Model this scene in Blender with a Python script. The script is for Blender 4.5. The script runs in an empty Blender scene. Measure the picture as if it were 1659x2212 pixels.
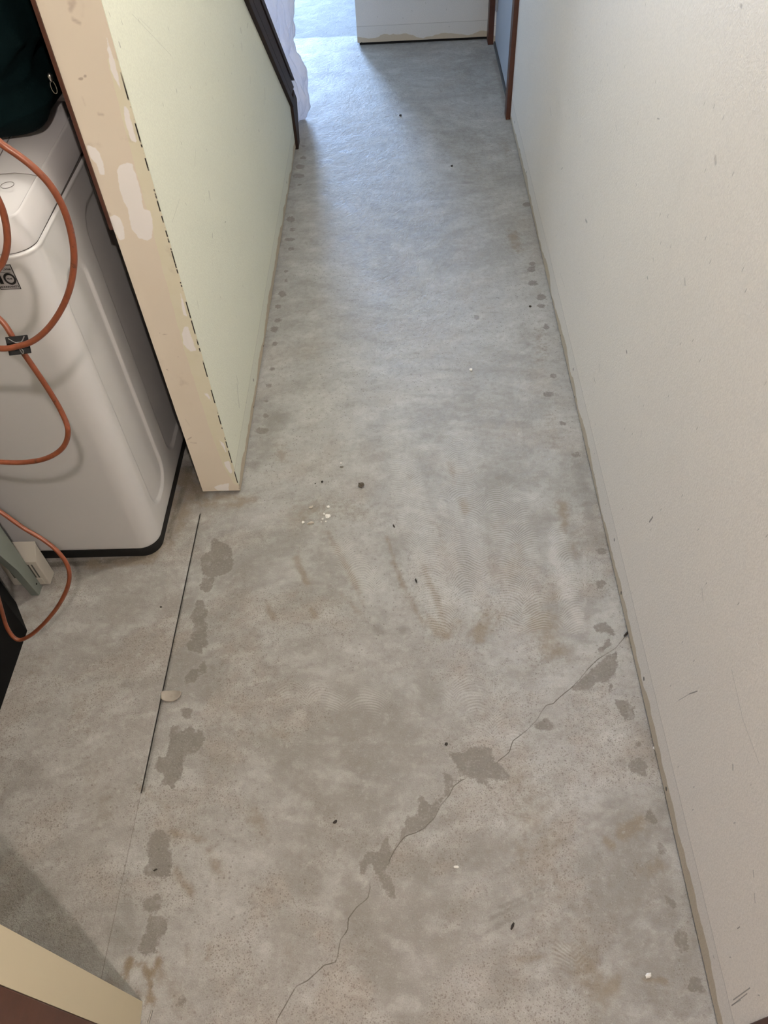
import bpy, bmesh, math, random
import numpy as np
from mathutils import Vector, Matrix, noise
from mathutils.bvhtree import BVHTree
random.seed(4)
S = bpy.context.scene
COL = S.collection

# ------------------------------------------------------------------ camera
PW, PH, FPX = 1659.0, 2212.0, 1676.2
def _n(v): return v / np.linalg.norm(v)
_Y = _n(np.array([6.5, 2016.0, -FPX])); _Z = -_n(np.array([98.5, -1394.0, -FPX]))
_Z = _n(_Z - _Y * (_Z @ _Y)); _X = np.cross(_Y, _Z)
RC = np.array([_X, _Y, _Z]); CZ = 1.6; CAM = np.array([0, 0, CZ])
cd = bpy.data.cameras.new('camera'); cam = bpy.data.objects.new('camera', cd); COL.objects.link(cam)
cd.sensor_fit = 'VERTICAL'; cd.sensor_height = 36.0; cd.lens = 36.0 * FPX / PH
cd.clip_start = 0.02
M4 = Matrix([[*RC[0], 0], [*RC[1], 0], [*RC[2], CZ], [0, 0, 0, 1]]); cam.matrix_world = M4
S.camera = cam
# measuring helpers: photo pixel -> point on a known plane of the room
def ray(px, py): return RC @ np.array([px - PW / 2, PH / 2 - py, -FPX])
def fl(px, py, z=0.0):
    d = ray(px, py); return CAM + d * ((z - CZ) / d[2])
def on(px, py, ax, v):
    d = ray(px, py); return CAM + d * ((v - CAM[ax]) / d[ax])

# ------------------------------------------------------------------ colour management, world, lights
S.view_settings.view_transform = 'Standard'; S.view_settings.look = 'None'
S.view_settings.gamma = 1.0; S.view_settings.use_curve_mapping = False
S.view_settings.exposure = 0.25
S.cycles.max_bounces = 6; S.cycles.diffuse_bounces = 4; S.cycles.glossy_bounces = 2; S.cycles.adaptive_threshold = 0.03
S.cycles.caustics_reflective = False; S.cycles.caustics_refractive = False
S.cycles.use_denoising = True; S.cycles.use_light_tree = False
W = bpy.data.worlds.new('world'); S.world = W; W.use_nodes = True
W.node_tree.nodes['Background'].inputs[0].default_value = (0.55, 0.72, 1.0, 1)
W.node_tree.nodes['Background'].inputs[1].default_value = 1.0
BULB = 1350.0          # emission strength of the hall bulb
BULB_COL = (1.0, 0.875, 0.80, 1)
HALL_FILL = 640.0          # emission strength of the added hallway fill lamp
HALL_FILL_COL = (1.0, 0.97, 0.88, 1)
def area(name, loc, target, sx, sy, power, col):
    l = bpy.data.lights.new(name, 'AREA'); l.shape = 'RECTANGLE'; l.size = sx; l.size_y = sy
    l.energy = power; l.color = col
    o = bpy.data.objects.new(name, l); COL.objects.link(o); o.location = loc
    o.rotation_euler = (Vector(target) - Vector(loc)).to_track_quat('-Z', 'Y').to_euler()
    return o
area('daylight_glass_door', (-1.03, 7.62, 1.12), (-.80, 5.0, 0.9), 0.55, 2.05, 225, (0.42, 0.62, 1.0))
area('daylight_side_fill', (-2.95, 6.1, 1.3), (0.0, 5.2, 0.6), 1.2, 1.4, 8, (0.50, 0.74, 1.0))  # unseen fill lamp in the far room, no window opening behind it

# ------------------------------------------------------------------ material helpers
class NT:
    def __init__(s, name, rough=0.6, spec=0.3):
        s.m = bpy.data.materials.new(name); s.m.use_nodes = True; s.t = s.m.node_tree
        s.b = s.t.nodes['Principled BSDF']; s.b.inputs['Roughness'].default_value = rough
        s.b.inputs['Specular IOR Level'].default_value = spec
        s._p = None
    def n(s, typ, **k):
        x = s.t.nodes.new(typ)
        for a, v in k.items(): setattr(x, a, v)
        return x
    def put(s, sock, v):
        if isinstance(v, bpy.types.NodeSocket): s.t.links.new(v, sock)
        elif isinstance(v, (tuple, list)) and len(v) == 3 and sock.type == 'RGBA': sock.default_value = (*v, 1)
        else: sock.default_value = v
    def pos(s):
        if s._p is None: s._p = s.n('ShaderNodeNewGeometry').outputs['Position']
        return s._p
    def xyz(s, v=None):
        x = s.n('ShaderNodeSeparateXYZ'); s.put(x.inputs[0], v or s.pos()); return x.outputs
    def math(s, op, a, b=0.0, c=0.0, clamp=False):
        x = s.n('ShaderNodeMath', operation=op, use_clamp=clamp)
        s.put(x.inputs[0], a); s.put(x.inputs[1], b); s.put(x.inputs[2], c); return x.outputs[0]
    def vm(s, op, a, b=(0, 0, 0)):
        x = s.n('ShaderNodeVectorMath', operation=op); s.put(x.inputs[0], a); s.put(x.inputs[1], b); return x.outputs[0]
    def noise(s, scale, detail=4, rough=0.55, vec=None, out=0, dist=0.0):
        x = s.n('ShaderNodeTexNoise'); s.put(x.inputs['Vector'], vec or s.pos())
        x.inputs['Scale'].default_value = scale; x.inputs['Detail'].default_value = detail
        x.inputs['Roughness'].default_value = rough; x.inputs['Distortion'].default_value = dist
        return x.outputs[out]
    def step(s, v, a, b, lo=0.0, hi=1.0):
        x = s.n('ShaderNodeMapRange', interpolation_type='SMOOTHSTEP'); s.put(x.inputs[0], v)
        x.inputs[1].default_value = a; x.inputs[2].default_value = b
        x.inputs[3].default_value = lo; x.inputs[4].default_value = hi; return x.outputs[0]
    def mix(s, f, a, b, mode='MIX'):
        x = s.n('ShaderNodeMix', data_type='RGBA', blend_type=mode)
        s.put(x.inputs[0], f); s.put(x.inputs[6], a); s.put(x.inputs[7], b); return x.outputs[2]
    def attr(s, name):
        return s.n('ShaderNodeAttribute', attribute_name=name).outputs['Fac']
    def mul(s, a, b): return s.math('MULTIPLY', a, b)
    def add(s, a, b): return s.math('ADD', a, b)
    def col(s, c): s.put(s.b.inputs['Base Color'], c)
    def bump(s, h, dist=0.001, strength=1.0):
        x = s.n('ShaderNodeBump'); x.inputs['Distance'].default_value = dist; x.inputs['Strength'].default_value = strength
        s.put(x.inputs['Height'], h); s.put(s.b.inputs['Normal'], x.outputs[0])

def simple(name, col, rough=0.5, metal=0.0, var=0.06, scale=20, spec=0.4, bumpd=0.0):
    N = NT(name, rough, spec); N.b.inputs['Metallic'].default_value = metal
    f = N.noise(scale, 4)
    N.col(N.mix(f, tuple(c * (1 - var) for c in col), tuple(min(1, c * (1 + var)) for c in col)))
    if bumpd: N.bump(f, bumpd)
    return N.m

# ------------------------------------------------------------------ mesh helpers
def link(name, me, mat=None, parent=None, smooth=False):
    o = bpy.data.objects.new(name, me); COL.objects.link(o)
    if mat: me.materials.append(mat)
    if parent: o.parent = parent
    if smooth:
        for p in me.polygons: p.use_smooth = True
    return o
def from_bm(name, bm, mat=None, parent=None, smooth=False):
    me = bpy.data.meshes.new(name); bmesh.ops.recalc_face_normals(bm, faces=bm.faces); bm.to_mesh(me); bm.free()
    return link(name, me, mat, parent, smooth)
def box_bm(bm, x0, x1, y0, y1, z0, z1, bevel=0.0):
    vs = [bm.verts.new((x, y, z)) for x in (x0, x1) for y in (y0, y1) for z in (z0, z1)]
    fs = [(0, 1, 3, 2), (4, 6, 7, 5), (0, 4, 5, 1), (2, 3, 7, 6), (0, 2, 6, 4), (1, 5, 7, 3)]
    f = [bm.faces.new([vs[i] for i in q]) for q in fs]
    if bevel:
        es = list({e for ff in f for e in ff.edges})
        bmesh.ops.bevel(bm, geom=es, offset=bevel, segments=2, affect='EDGES', profile=0.5)
def box(name, x0, x1, y0, y1, z0, z1, mat, parent=None, bevel=0.0):
    bm = bmesh.new(); box_bm(bm, x0, x1, y0, y1, z0, z1, bevel); return from_bm(name, bm, mat, parent)
def prism(name, pts, axis, a, b, mat, parent=None, bevel=0.0):
    """polygon pts in the two other axes, extruded along axis from a to b"""
    bm = bmesh.new()
    def P(u, v, w):
        return {0: (w, u, v), 1: (u, w, v), 2: (u, v, w)}[axis]
    A = [bm.verts.new(P(u, v, a)) for u, v in pts]; B = [bm.verts.new(P(u, v, b)) for u, v in pts]
    bm.faces.new(A); bm.faces.new(B[::-1]); n = len(pts)
    for i in range(n): bm.faces.new([A[i], B[i], B[(i + 1) % n], A[(i + 1) % n]])
    if bevel: bmesh.ops.bevel(bm, geom=list(bm.edges), offset=bevel, segments=2, affect='EDGES', profile=0.5)
    return from_bm(name, bm, mat, parent)
def tube_bm(bm, pts, r, seg=10, closed=False):
    pts = [Vector(p) for p in pts]; n = len(pts); rings = []; up = None
    for i, p in enumerate(pts):
        if closed: t = pts[(i + 1) % n] - pts[i - 1]
        else: t = pts[min(i + 1, n - 1)] - pts[max(i - 1, 0)]
        t.normalize()
        if up is None: up = t.orthogonal().normalized()
        up = (up - t * up.dot(t)).normalized(); w = t.cross(up)
        rr = r[i] if isinstance(r, (list, tuple)) else r
        rings.append([bm.verts.new(p + (up * math.cos(a) + w * math.sin(a)) * rr) for a in [2 * math.pi * k / seg for k in range(seg)]])
    for i in range(n if closed else n - 1):
        A, B = rings[i], rings[(i + 1) % n]
        for k in range(seg): bm.faces.new([A[k], A[(k + 1) % seg], B[(k + 1) % seg], B[k]])
    if not closed: bm.faces.new(rings[0][::-1]); bm.faces.new(rings[-1])
def catmull(P, k=12):
    P = [Vector(p) for p in P]; P = [2 * P[0] - P[1]] + P + [2 * P[-1] - P[-2]]; out = []
    for i in range(1, len(P) - 2):
        for j in range(k):
            t = j / k; a, b, c, d = P[i - 1:i + 3]
            out.append(0.5 * ((2 * b) + (c - a) * t + (2 * a - 5 * b + 4 * c - d) * t * t + (3 * b - a - 3 * c + d) * t ** 3))
    out.append(P[-2]); return out
def empty(name, loc):
    o = bpy.data.objects.new(name, None); COL.objects.link(o); o.location = loc; o.empty_display_size = 0.05; return o
def adopt(root, parts):
    for p in parts:
        p.parent = root; p.matrix_parent_inverse = Matrix.Translation(-Vector(root.location))
def tag(o, label, cat, group=None):
    o['label'] = label; o['category'] = cat
    if group: o['group'] = group
    return o
def struct(o, label=None):
    o['kind'] = 'structure'
    if label: o['label'] = label
    return o
def grid(name, us, vs, f, mat, attrs=None):
    """tensor grid; f(U,V)->(x,y,z) arrays; attrs dict name->array"""
    U, V = np.meshgrid(us, vs); nx, ny = len(us), len(vs)
    X, Yy, Z = f(U, V); co = np.stack([X, Yy, Z], -1).reshape(-1, 3).astype(np.float32)
    i = np.arange(nx - 1)[None, :] + np.arange(ny - 1)[:, None] * nx
    q = np.stack([i, i + 1, i + nx + 1, i + nx], -1).reshape(-1, 4).astype(np.int32)
    me = bpy.data.meshes.new(name); me.vertices.add(len(co)); me.vertices.foreach_set('co', co.ravel())
    me.loops.add(q.size); me.loops.foreach_set('vertex_index', q.ravel())
    me.polygons.add(len(q)); me.polygons.foreach_set('loop_start', np.arange(0, q.size, 4, dtype=np.int32))
    me.polygons.foreach_set('loop_total', np.full(len(q), 4, dtype=np.int32)); me.update(calc_edges=True)
    for k, a in (attrs or {}).items():
        at = me.attributes.new(k, 'FLOAT', 'POINT'); at.data.foreach_set('value', a.astype(np.float32).ravel())
    return link(name, me, mat)

# signed fields for stains (world metres)
def segdist(U, V, a, b):
    ax, ay = a; bx, by = b; dx, dy = bx - ax, by - ay; L = dx * dx + dy * dy + 1e-12
    t = np.clip(((U - ax) * dx + (V - ay) * dy) / L, 0, 1)
    qx, qy = U - ax - t * dx, V - ay - t * dy
    return np.hypot(qx, qy), np.sign(dx * (V - ay) - dy * (U - ax))
def polyfield(U, V, pts):
    d = np.full(U.shape, 9.0); ins = np.zeros(U.shape, bool); n = len(pts)
    for i in range(n):
        a, b = pts[i], pts[(i + 1) % n]
        d = np.minimum(d, segdist(U, V, a, b)[0])
        if abs(b[1] - a[1]) > 1e-9:
            c = ((a[1] > V) != (b[1] > V)) & (U < (b[0] - a[0]) * (V - a[1]) / (b[1] - a[1]) + a[0]); ins ^= c
    return np.where(ins, d, -d)
def local(U, V, pts, pad):
    p = np.array(pts); x0, y0 = p.min(0) - pad; x1, y1 = p.max(0) + pad
    c = np.where((U[0] >= x0) & (U[0] <= x1))[0]; r = np.where((V[:, 0] >= y0) & (V[:, 0] <= y1))[0]
    if len(c) == 0 or len(r) == 0: return None
    return slice(r[0], r[-1] + 1), slice(c[0], c[-1] + 1)
def zo(ox, oy, sc, pts): return [(ox + x / sc, oy + y / sc) for x, y in pts]

# ------------------------------------------------------------------ FLOOR
POLY = []   # exposed smooth grey patches (photo measurements)
A = lambda *p: POLY.append(zo(380, 1100, 4.879, p))
A((375,320),(440,310),(480,350),(545,370),(590,440),(610,560),(585,650),(500,690),(420,715),(330,710),(280,690),(265,600),(250,530),(290,480),(350,450),(370,400))
A((290,725),(400,720),(410,760),(370,850),(310,890),(270,850),(255,790))
A((230,950),(290,960),(310,1040),(345,1080),(330,1120),(290,1170),(330,1210),(320,1330),(350,1430),(290,1470),(275,1520),(200,1520),(130,1480),(100,1430),(160,1385),(150,1350),(185,1250),(180,1180),(145,1130),(180,1080),(210,1020))
A((270,1590),(320,1600),(335,1720),(265,1735),(245,1660))
A((150,1690),(200,1675),(250,1700),(240,1770),(180,1835),(110,1845),(85,1780),(110,1730))
A = lambda *p: POLY.append(zo(240, 1500, 4.425, p))
A((680,115),(775,140),(765,230),(700,238),(670,180))
A((590,295),(660,300),(700,370),(710,330),(780,290),(800,360),(870,330),(900,430),(860,500),(820,560),(700,580),(690,700),(680,790),(600,860),(590,900),(500,860),(500,760),(440,730),(420,690),(450,600),(530,590),(550,500),(560,380))
A((430,1290),(500,1300),(570,1360),(555,1480),(590,1600),(560,1740),(500,1760),(310,1730),(350,1580),(340,1450),(370,1350))
A((430,1910),(505,1920),(500,1970),(470,2020),(450,2080),(340,2090),(290,2050),(300,1990),(360,1940))
A = lambda *p: POLY.append(zo(200, 1900, 3.77, p))
A((450,290),(560,290),(610,340),(600,420),(540,500),(520,600),(430,620),(360,570),(360,540),(430,440),(440,350))
A((690,960),(740,945),(775,980),(760,1030),(700,1030))
A = lambda *p: POLY.append(zo(1080, 1250, 4.1475, p))
A((820,440),(900,390),(960,400),(1030,470),(1020,510),(980,500),(950,480),(870,480))
A((640,980),(740,890),(850,780),(960,690),(1050,660),(1050,760),(1040,850),(960,930),(860,930),(800,1000),(740,1000),(660,1010))
A((860,650),(990,520),(990,600),(920,660))
A((1020,1080),(1150,1090),(1200,1170),(1205,1260),(1110,1255),(1060,1180))
A((1180,1630),(1260,1610),(1325,1660),(1310,1770),(1250,1770),(1170,1730),(1150,1670))
A((1240,1455),(1290,1500),(1200,1515)); A((300,1300),(420,1240),(470,1310),(520,1330),(450,1365),(330,1355)); A((990,940),(1010,960),(990,1040),(965,1000))
A = lambda *p: POLY.append(zo(780, 1550, 4.484, p))
A((830,330),(930,340),(1010,320),(1060,280),(1210,270),(1270,310),(1290,420),(1400,490),(1460,600),(1370,610),(1250,590),(1200,560),(1280,700),(1180,650),(1060,580),(960,560),(880,400))
A((800,500),(880,580),(990,600),(890,640),(870,720),(780,800),(740,910),(690,1000),(600,1100),(520,1100),(430,1150),(350,1260),(280,1370),(300,1410),(220,1480),(290,1560),(330,1640),(330,1780),(230,1680),(170,1560),(90,1400),(0,1560),(-20,1400),(60,1290),(160,1290),(260,1150),(300,1300),(400,1100),(440,960),(540,960),(570,740),(680,860),(750,790),(820,700),(800,600))
A = lambda *p: POLY.append(zo(1100, 1700, 3.607, p))
A((1080,160),(1160,240),(1140,295),(1090,270),(1050,240)); A((1130,440),(1190,430),(1220,500),(1190,540),(1150,530),(1160,490))
A((1215,850),(1310,900),(1300,960),(1220,910)); A((1310,1100),(1370,1130),(1410,1220),(1390,1280),(1310,1280),(1280,1180)); A((1400,1470),(1500,1480),(1520,1600),(1400,1610))
def oval(x, y, rx, ry): return [(x + rx * math.cos(a), y + ry * math.sin(a)) for a in [k * math.pi / 5 for k in range(10)]]
for x, y, rx, ry in [(655,316,4,2),(655,341,6,3),(648,360,9,4),(645,380,12,4),(646,399,4,2),(628,474,8,5),(632,496,6,3),(626,517,10,3),(628,538,6,3),(617,586,4,3),(618,606,4,3),(610,635,8,5),(601,662,6,4),(601,692,7,4),(593,711,8,5),(594,743,6,4),(588,797,5,3),(580,833,6,3),(576,867,4,3),(574,898,6,4),(566,930,12,6),
                     (1138,442,7,4),(1150,570,6,4),(1148,582,8,5),(1152,612,9,5),(1169,642,9,5),(1169,661,8,4),(1180,706,6,5),(1195,812,7,4),(1185,852,10,5),(1215,915,6,4),(1030,686,6,4),(1245,982,8,5),(1300,1190,10,6),(1298,1262,8,8),
                     (745,327,13,2)]:
    POLY.append(oval(x, y, rx * 1.25, ry * 1.3))
OCH = [zo(200, 1900, 3.77, p) for p in [
    [(300,620),(340,640),(330,700),(300,760),(290,830),(240,820),(260,740),(240,680)],
    [(340,690),(420,680),(480,740),(500,680),(520,600),(560,620),(565,700),(500,760),(490,880),(520,960),(500,1020),(430,1010),(450,860),(430,780),(400,710),(350,720)]]]
BROWN = [ ([(200,1218),(320,1208),(372,1170),(420,1060)],16,.9),([(430,1085),(520,1090)],14,.8),  # grime and painted shade at washer front and partition foot, then soft rusty / olive marks: path, radius px, strength
 ([(640,1205),(665,1268)],9,.8),([(705,1150),(745,1215),(785,1300)],9,.7),([(735,1280),(785,1337)],7,.7),([(850,1215),(880,1285),(915,1345)],8,.8),([(835,1160),(860,1230),(880,1290)],6,.6),
 ([(915,1230),(945,1300),(962,1350)],9,1.),([(930,1340),(965,1372),(988,1342)],13,1.),([(925,1330),(945,1370)],9,.8),([(1000,1078),(1004,1105)],11,1.),([(972,1000),(983,1045)],8,.8),([(1060,1318),(1030,1375)],20,.9),([(1088,1312),(1062,1365)],8,.7),
 ([(1160,1330),(1190,1400)],45,.75),([(1185,1330),(1185,1300)],16,.5),([(1213,1090),(1222,1145)],15,.95),([(575,1300),(588,1335)],10,.7),([(672,1318),(680,1332)],9,.7),([(640,1110),(760,1100)],38,.55),([(600,965),(610,985)],22,.55),
 ([(885,1030),(895,1060)],12,.4),([(1200,1290),(1190,1250)],22,.5),([(1115,1190),(1100,1240)],30,.4),([(1240,1190),(1225,1150)],25,.4),
 ([(545,1755),(565,1800)],18,.7),([(370,1800),(440,1815)],12,.7),([(450,1840),(480,1900)],16,.7),([(375,1880),(410,1925)],12,.8),([(340,1820),(360,1890)],18,.4),
 ([(1110,1700),(1170,1780)],65,.5),([(1150,1830),(1180,1930)],60,.45),([(1345,1800),(1395,1768)],18,.9),([(1312,1816),(1318,1822)],13,1.),([(1265,2095),(1285,2130)],40,.75),([(1330,2115),(1300,2160)],22,.8),([(1385,1885),(1425,1868)],18,.6),([(1390,2115),(1440,2120)],7,.7),
 ([(1180,1970),(1240,2060)],70,.4),([(1120,2075),(1170,2065)],12,.6),([(560,1920),(590,1950)],15,.35),([(455,2040),(450,2070)],9,.6),([(410,2045),(405,2075)],12,.4),([(560,1580),(620,1590)],16,.5),([(480,1560),(530,1580)],16,.4),
 ([(395,1035),(420,1060)],30,1.),([(470,1075),(540,1080)],18,.7),([(380,1040),(360,1160)],18,.6),([(1105,500),(1118,540)],15,.8),([(1095,545),(1120,530)],7,.5),([(1165,770),(1175,720)],24,.45),([(1200,960),(1185,900)],20,.4),([(1060,1170),(1080,1130)],20,.3),  # first entry: stain with painted shade between washer and partition foot
 ([(280,2080),(340,2110)],26,.6),([(250,2130),(300,2160)],30,.6),([(300,1700),(360,1745)],10,.5),([(390,1710),(420,1700)],8,.4),([(120,1290),(175,1275)],8,.6),([(60,1330),(110,1300)],28,.5),([(95,1430),(75,1455)],22,.45),([(160,1480),(230,1760)],34,.28),([(1010,360),(1040,300)],40,.2),([(1090,310),(1100,340)],14,.4),
 ([(370,2120),(400,2200)],18,.5),([(620,2050),(640,2100)],14,.4),([(960,1180),(940,1130)],14,.35)]
PALE = [([(1185,1165),(1215,1260),(1250,1345)],20,.8),([(1262,1190),(1264,1300),(1258,1350)],4,.7),([(1240,1385),(1290,1440)],14,.6),([(1200,1370),(1255,1400)],8,.5),([(980,1078),(1015,1062)],6,.7),([(480,1130),(610,1110)],40,.5),([(620,1220),(560,1290)],40,.4),
 ([(850,1950),(900,2060),(1040,2150)],70,.55),([(1120,1930),(1130,2000)],26,.55),([(700,1640),(560,1520)],40,.3),([(430,1700),(420,1560)],12,.4),([(440,1165),(455,1200)],8,.6),([(350,1200),(380,1130)],14,.5),([(700,1480),(780,1500)],60,.35),([(960,1400),(1000,1420)],40,.3),([(1090,1530),(1260,1500)],14,.3),([(1350,1360),(1370,1450)],10,.5),([(1420,1600),(1500,1950)],8,.6),
 ([(650,480),(830,420)],40,.35),([(620,960),(830,860)],60,.3),([(700,440),(690,420)],12,.5),([(900,560),(1000,700)],60,.3),([(1100,1130),(1160,1120)],12,.6),([(970,1290),(1090,1250)],14,.3),([(300,1600),(340,1480)],14,.4),([(270,1850),(300,1740)],22,.3),([(1010,1700),(1060,1720)],10,.6),([(915,1655),(955,1690)],9,.8)]
GREY = [([(815,1356),(822,1366)],13,1.),([(868,1360),(878,1364)],11,.9),([(272,1476),(280,1480)],11,.8),([(1080,1030),(1100,1036)],20,.7),([(695,350),(705,350)],10,.6),([(925,395),(935,395)],8,.6),([(1005,395),(1015,395)],9,.7),
 ([(60,1222),(200,1216),(320,1204),(362,1165),(385,1090),(412,1010)],16,1.3),([(400,1010),(430,1075)],20,1.2),([(610,440),(600,520)],12,.5),([(560,1000),(600,900)],30,.6),([(575,860),(640,830)],26,.45),([(1080,1060),(1120,1150)],60,.5),([(1120,1250),(1110,1330)],34,.4),([(1000,1190),(1010,1270)],26,.6),([(1250,1000),(1290,1180)],22,.5),([(270,1900),(280,2000)],18,.55),([(250,2010),(290,2050)],26,.7),([(500,1090),(430,1100)],16,.4),([(480,1150),(470,1170)],12,.6),([(900,300),(1050,150)],120,.35),([(1070,130),(1092,230)],8,.7),  # first two bands: grime plus shade painted along the washer's foot
 ([(1080,1960),(1170,1920)],4,1.),([(1060,1985),(1150,1940)],4,.9),([(1070,2000),(1130,1975)],4,.9),([(1050,2012),(1080,2002)],3,.8),([(1000,1830),(930,1900)],30,.3),([(850,2120),(990,2170)],40,.3),([(1440,1930),(1480,2080)],16,.4),([(900,1470),(1000,1580)],10,.3),([(660,1640),(640,1700)],22,.3),([(1240,340),(1200,200)],20,.2),([(640,330),(625,500)],12,.4),([(1130,690),(1160,880)],20,.3),([(730,1960),(800,2050)],20,.35),([(800,1770),(830,1810)],22,.4)]
GRIND = [([(990,960),(1010,1260)],60,1.),([(1100,1080),(1130,1320)],60,1.),([(1200,1150),(1240,1350)],30,1.),([(870,1000),(960,1330)],46,1.),([(1060,1090),(1150,1080)],24,1.),([(740,1180),(800,1260)],40,.8),([(620,1500),(800,1520)],40,.6),([(1000,1500),(1130,1600)],60,.6),([(780,760),(870,900)],60,.5),([(620,850),(900,960)],80,.5),([(560,1180),(640,1400)],30,.3),([(1080,1700),(1140,1740)],50,.4),([(1180,1960),(1220,2080)],50,.5)]
CR1 = [(1356,1368),(1330,1400),(1290,1425),(1270,1445),(1250,1470),(1235,1485),(1210,1505),(1195,1520),(1180,1523),(1168,1540),(1160,1555),(1135,1580),(1108,1600),(1100,1625),(1073,1647)]
CR2 = [(1000,1683),(978,1700),(972,1716),(950,1742),(940,1765),(915,1790),(895,1800),(875,1806),(855,1832),(840,1860)]
CR3 = [(800,1915),(795,1940),(780,1952),(770,1960),(752,1985),(751,2010),(735,2030),(730,2062),(726,2078),(700,2085),(665,2118),(640,2130),(600,2200)]

xs = np.unique(np.concatenate([np.linspace(-4.2, -1.3, 12), np.arange(-1.3, -1.0, .03), np.arange(-1.0, -0.584, .007), [-0.5803, -0.5797, -0.5775, -0.5769], np.arange(-0.571, 0.53, .006), np.linspace(.54, 1.7, 10)]))
ys = np.unique(np.concatenate([np.linspace(-2.3, 0.1, 12), np.arange(.11, 2.0, .006), np.arange(2.0, 4.8, .014), np.linspace(4.82, 6.0, 70), np.linspace(6.05, 7.6, 12)]))
U, V = np.meshgrid(xs, ys)
jc = np.isin(xs, [-0.5803, -0.5797, -0.5775, -0.5769])
Xs = U.copy(); Xs[:, jc] -= (1.327 - np.clip(V[:, jc], .55, 1.42)) * .0090 - .0025
deep = np.isin(xs, [-0.5797, -0.5775])
U0 = U; U = Xs
Zf = np.zeros_like(U)
dm = (V[:, deep] > .585) & (V[:, deep] < 1.345)
Zf[:, deep] = np.where(dm, -.014, 0)
shim = np.zeros_like(U)
def fpts(p): return [tuple(fl(x, y)[:2]) for x, y in p]
wet = np.full(U.shape, -1.0)
for p in POLY:
    q = fpts(p); w = local(U0, V, q, .06)
    if w: wet[w] = np.maximum(wet[w], polyfield(U[w], V[w], q))
wet = np.clip(.5 + wet * 12, 0, 1)
och = np.full(U.shape, -1.0)
for p in OCH:
    q = fpts(p); w = local(U0, V, q, .06); och[w] = np.maximum(och[w], polyfield(U[w], V[w], q))
och = np.clip(.5 + och * 16, 0, 1)
def soft(lst):
    out = np.zeros(U.shape)
    for path, r, s in lst:
        q = fpts(path); c = path[len(path) // 2]; rr = abs(fl(c[0] + r, c[1])[0] - fl(*c)[0])
        w = local(U0, V, q, rr * 2.6)
        if w is None: continue
        d = np.full(U[w].shape, 9.0)
        for a, b in zip(q[:-1], q[1:]): d = np.minimum(d, segdist(U[w], V[w], a, b)[0])
        out[w] = np.maximum(out[w], s * np.exp(-(d / rr) ** 2))
    return out
crack = np.full(U.shape, 1.0)
for path in (CR1, CR2, CR3):
    q = fpts(path); w = local(U0, V, q, .03); bd = np.full(U[w].shape, 9.0); bs = np.ones(U[w].shape)
    for a, b in zip(q[:-1], q[1:]):
        d, s = segdist(U[w], V[w], a, b); m = d < bd; bd = np.where(m, d, bd); bs = np.where(m, s, bs)
    v = np.where(bd < .03, bd * bs, 1.0); cur = crack[w]; crack[w] = np.where(np.abs(v) < np.abs(cur), v, cur)
joint = np.where((V > .2) & (V < .6), U - (-.583 + (V - .588) * .012), 1.0)

_rg = np.random.RandomState(7)
def vnoise(sx, sy, octs, ox=0.0):
    out = np.zeros(U.shape); amp = 1.0; xx = U + .04 * np.sin(V * 5 + 2 * np.sin(U * 4)); yy = V + .04 * np.sin(U * 6 + 1.5 * np.sin(V * 3))
    for o in range(octs):
        T = _rg.rand(256, 256); a = xx * sx + 90 + ox; b = yy * sy + 90
        ca, sa = math.cos(.6 * o), math.sin(.6 * o); a, b = (a * ca - b * sa, a * sa + b * ca) if sx == sy else (a, b)
        i, j = np.floor(a).astype(int), np.floor(b).astype(int); fa, fb = a - i, b - j
        fa = fa * fa * (3 - 2 * fa); fb = fb * fb * (3 - 2 * fb); g = lambda p, q: T[p % 256, q % 256]
        out += amp * ((g(i, j) * (1 - fa) + g(i + 1, j) * fa) * (1 - fb) + (g(i, j + 1) * (1 - fa) + g(i + 1, j + 1) * fa) * fb)
        amp *= .62; sx *= 2.03; sy *= 2.03
    return .5 + (out - out.mean()) / out.std() * .105
BAKED = dict(n_low=vnoise(3.2, 3.2, 5), n_mid=vnoise(13, 13, 4), n_five=vnoise(8, 8, 4), n_fine=vnoise(36, 36, 2), n_streak=vnoise(13, 30, 4))
N = NT('worn_concrete', .62, .35)
P = N.pos(); nz = N.noise
nlow = N.attr('n_low'); nmid = N.attr('n_mid'); na5 = N.attr('n_five'); nb26 = N.attr('n_fine'); warp = None
nfine = nz(60, 5, .75); nmic = nz(430, 3, .75)
X3 = N.xyz()
c = N.mix(N.step(nlow, .36, .66), (.285, .27, .25), (.40, .39, .37))
c = N.mix(N.mul(N.step(na5, .5, .68), .45), c, (.40, .345, .295))
c = N.mix(N.mul(N.step(nmid, .45, .72), .5), c, (.50, .50, .475))
inner_grey = N.step(N.add(X3[1], N.mul(N.math('SUBTRACT', nmid, .5), 1.2)), .75, 1.5)      # greyer tone further in, ragged boundary
c = N.mix(N.mul(inner_grey, .35), c, (.46, .48, .46))
laund = N.step(X3[0], -.580, -.587)
c = N.mix(N.mul(laund, .35), c, (.37, .34, .31))
st1 = N.attr('n_streak'); c = N.mix(N.mul(N.step(st1, .52, .74), .34), c, (.60, .60, .575)); c = N.mix(N.mul(N.step(st1, .46, .28), .40), c, (.27, .26, .235))
st2 = nz(62, 4, .7); c = N.mix(N.mul(N.step(st2, .55, .75), .30), c, (.60, .59, .57)); c = N.mix(N.mul(N.step(st2, .42, .25), .35), c, (.25, .235, .21))
gy = N.attr('grey'); c = N.mix(N.mul(N.step(N.add(gy, N.mul(N.math('SUBTRACT', nb26, .5), .9)), .1, .85), .75), c, (.235, .225, .205)); c = N.mix(N.mul(N.step(gy, .95, 1.25), .7), c, (.07, .055, .042))
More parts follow.
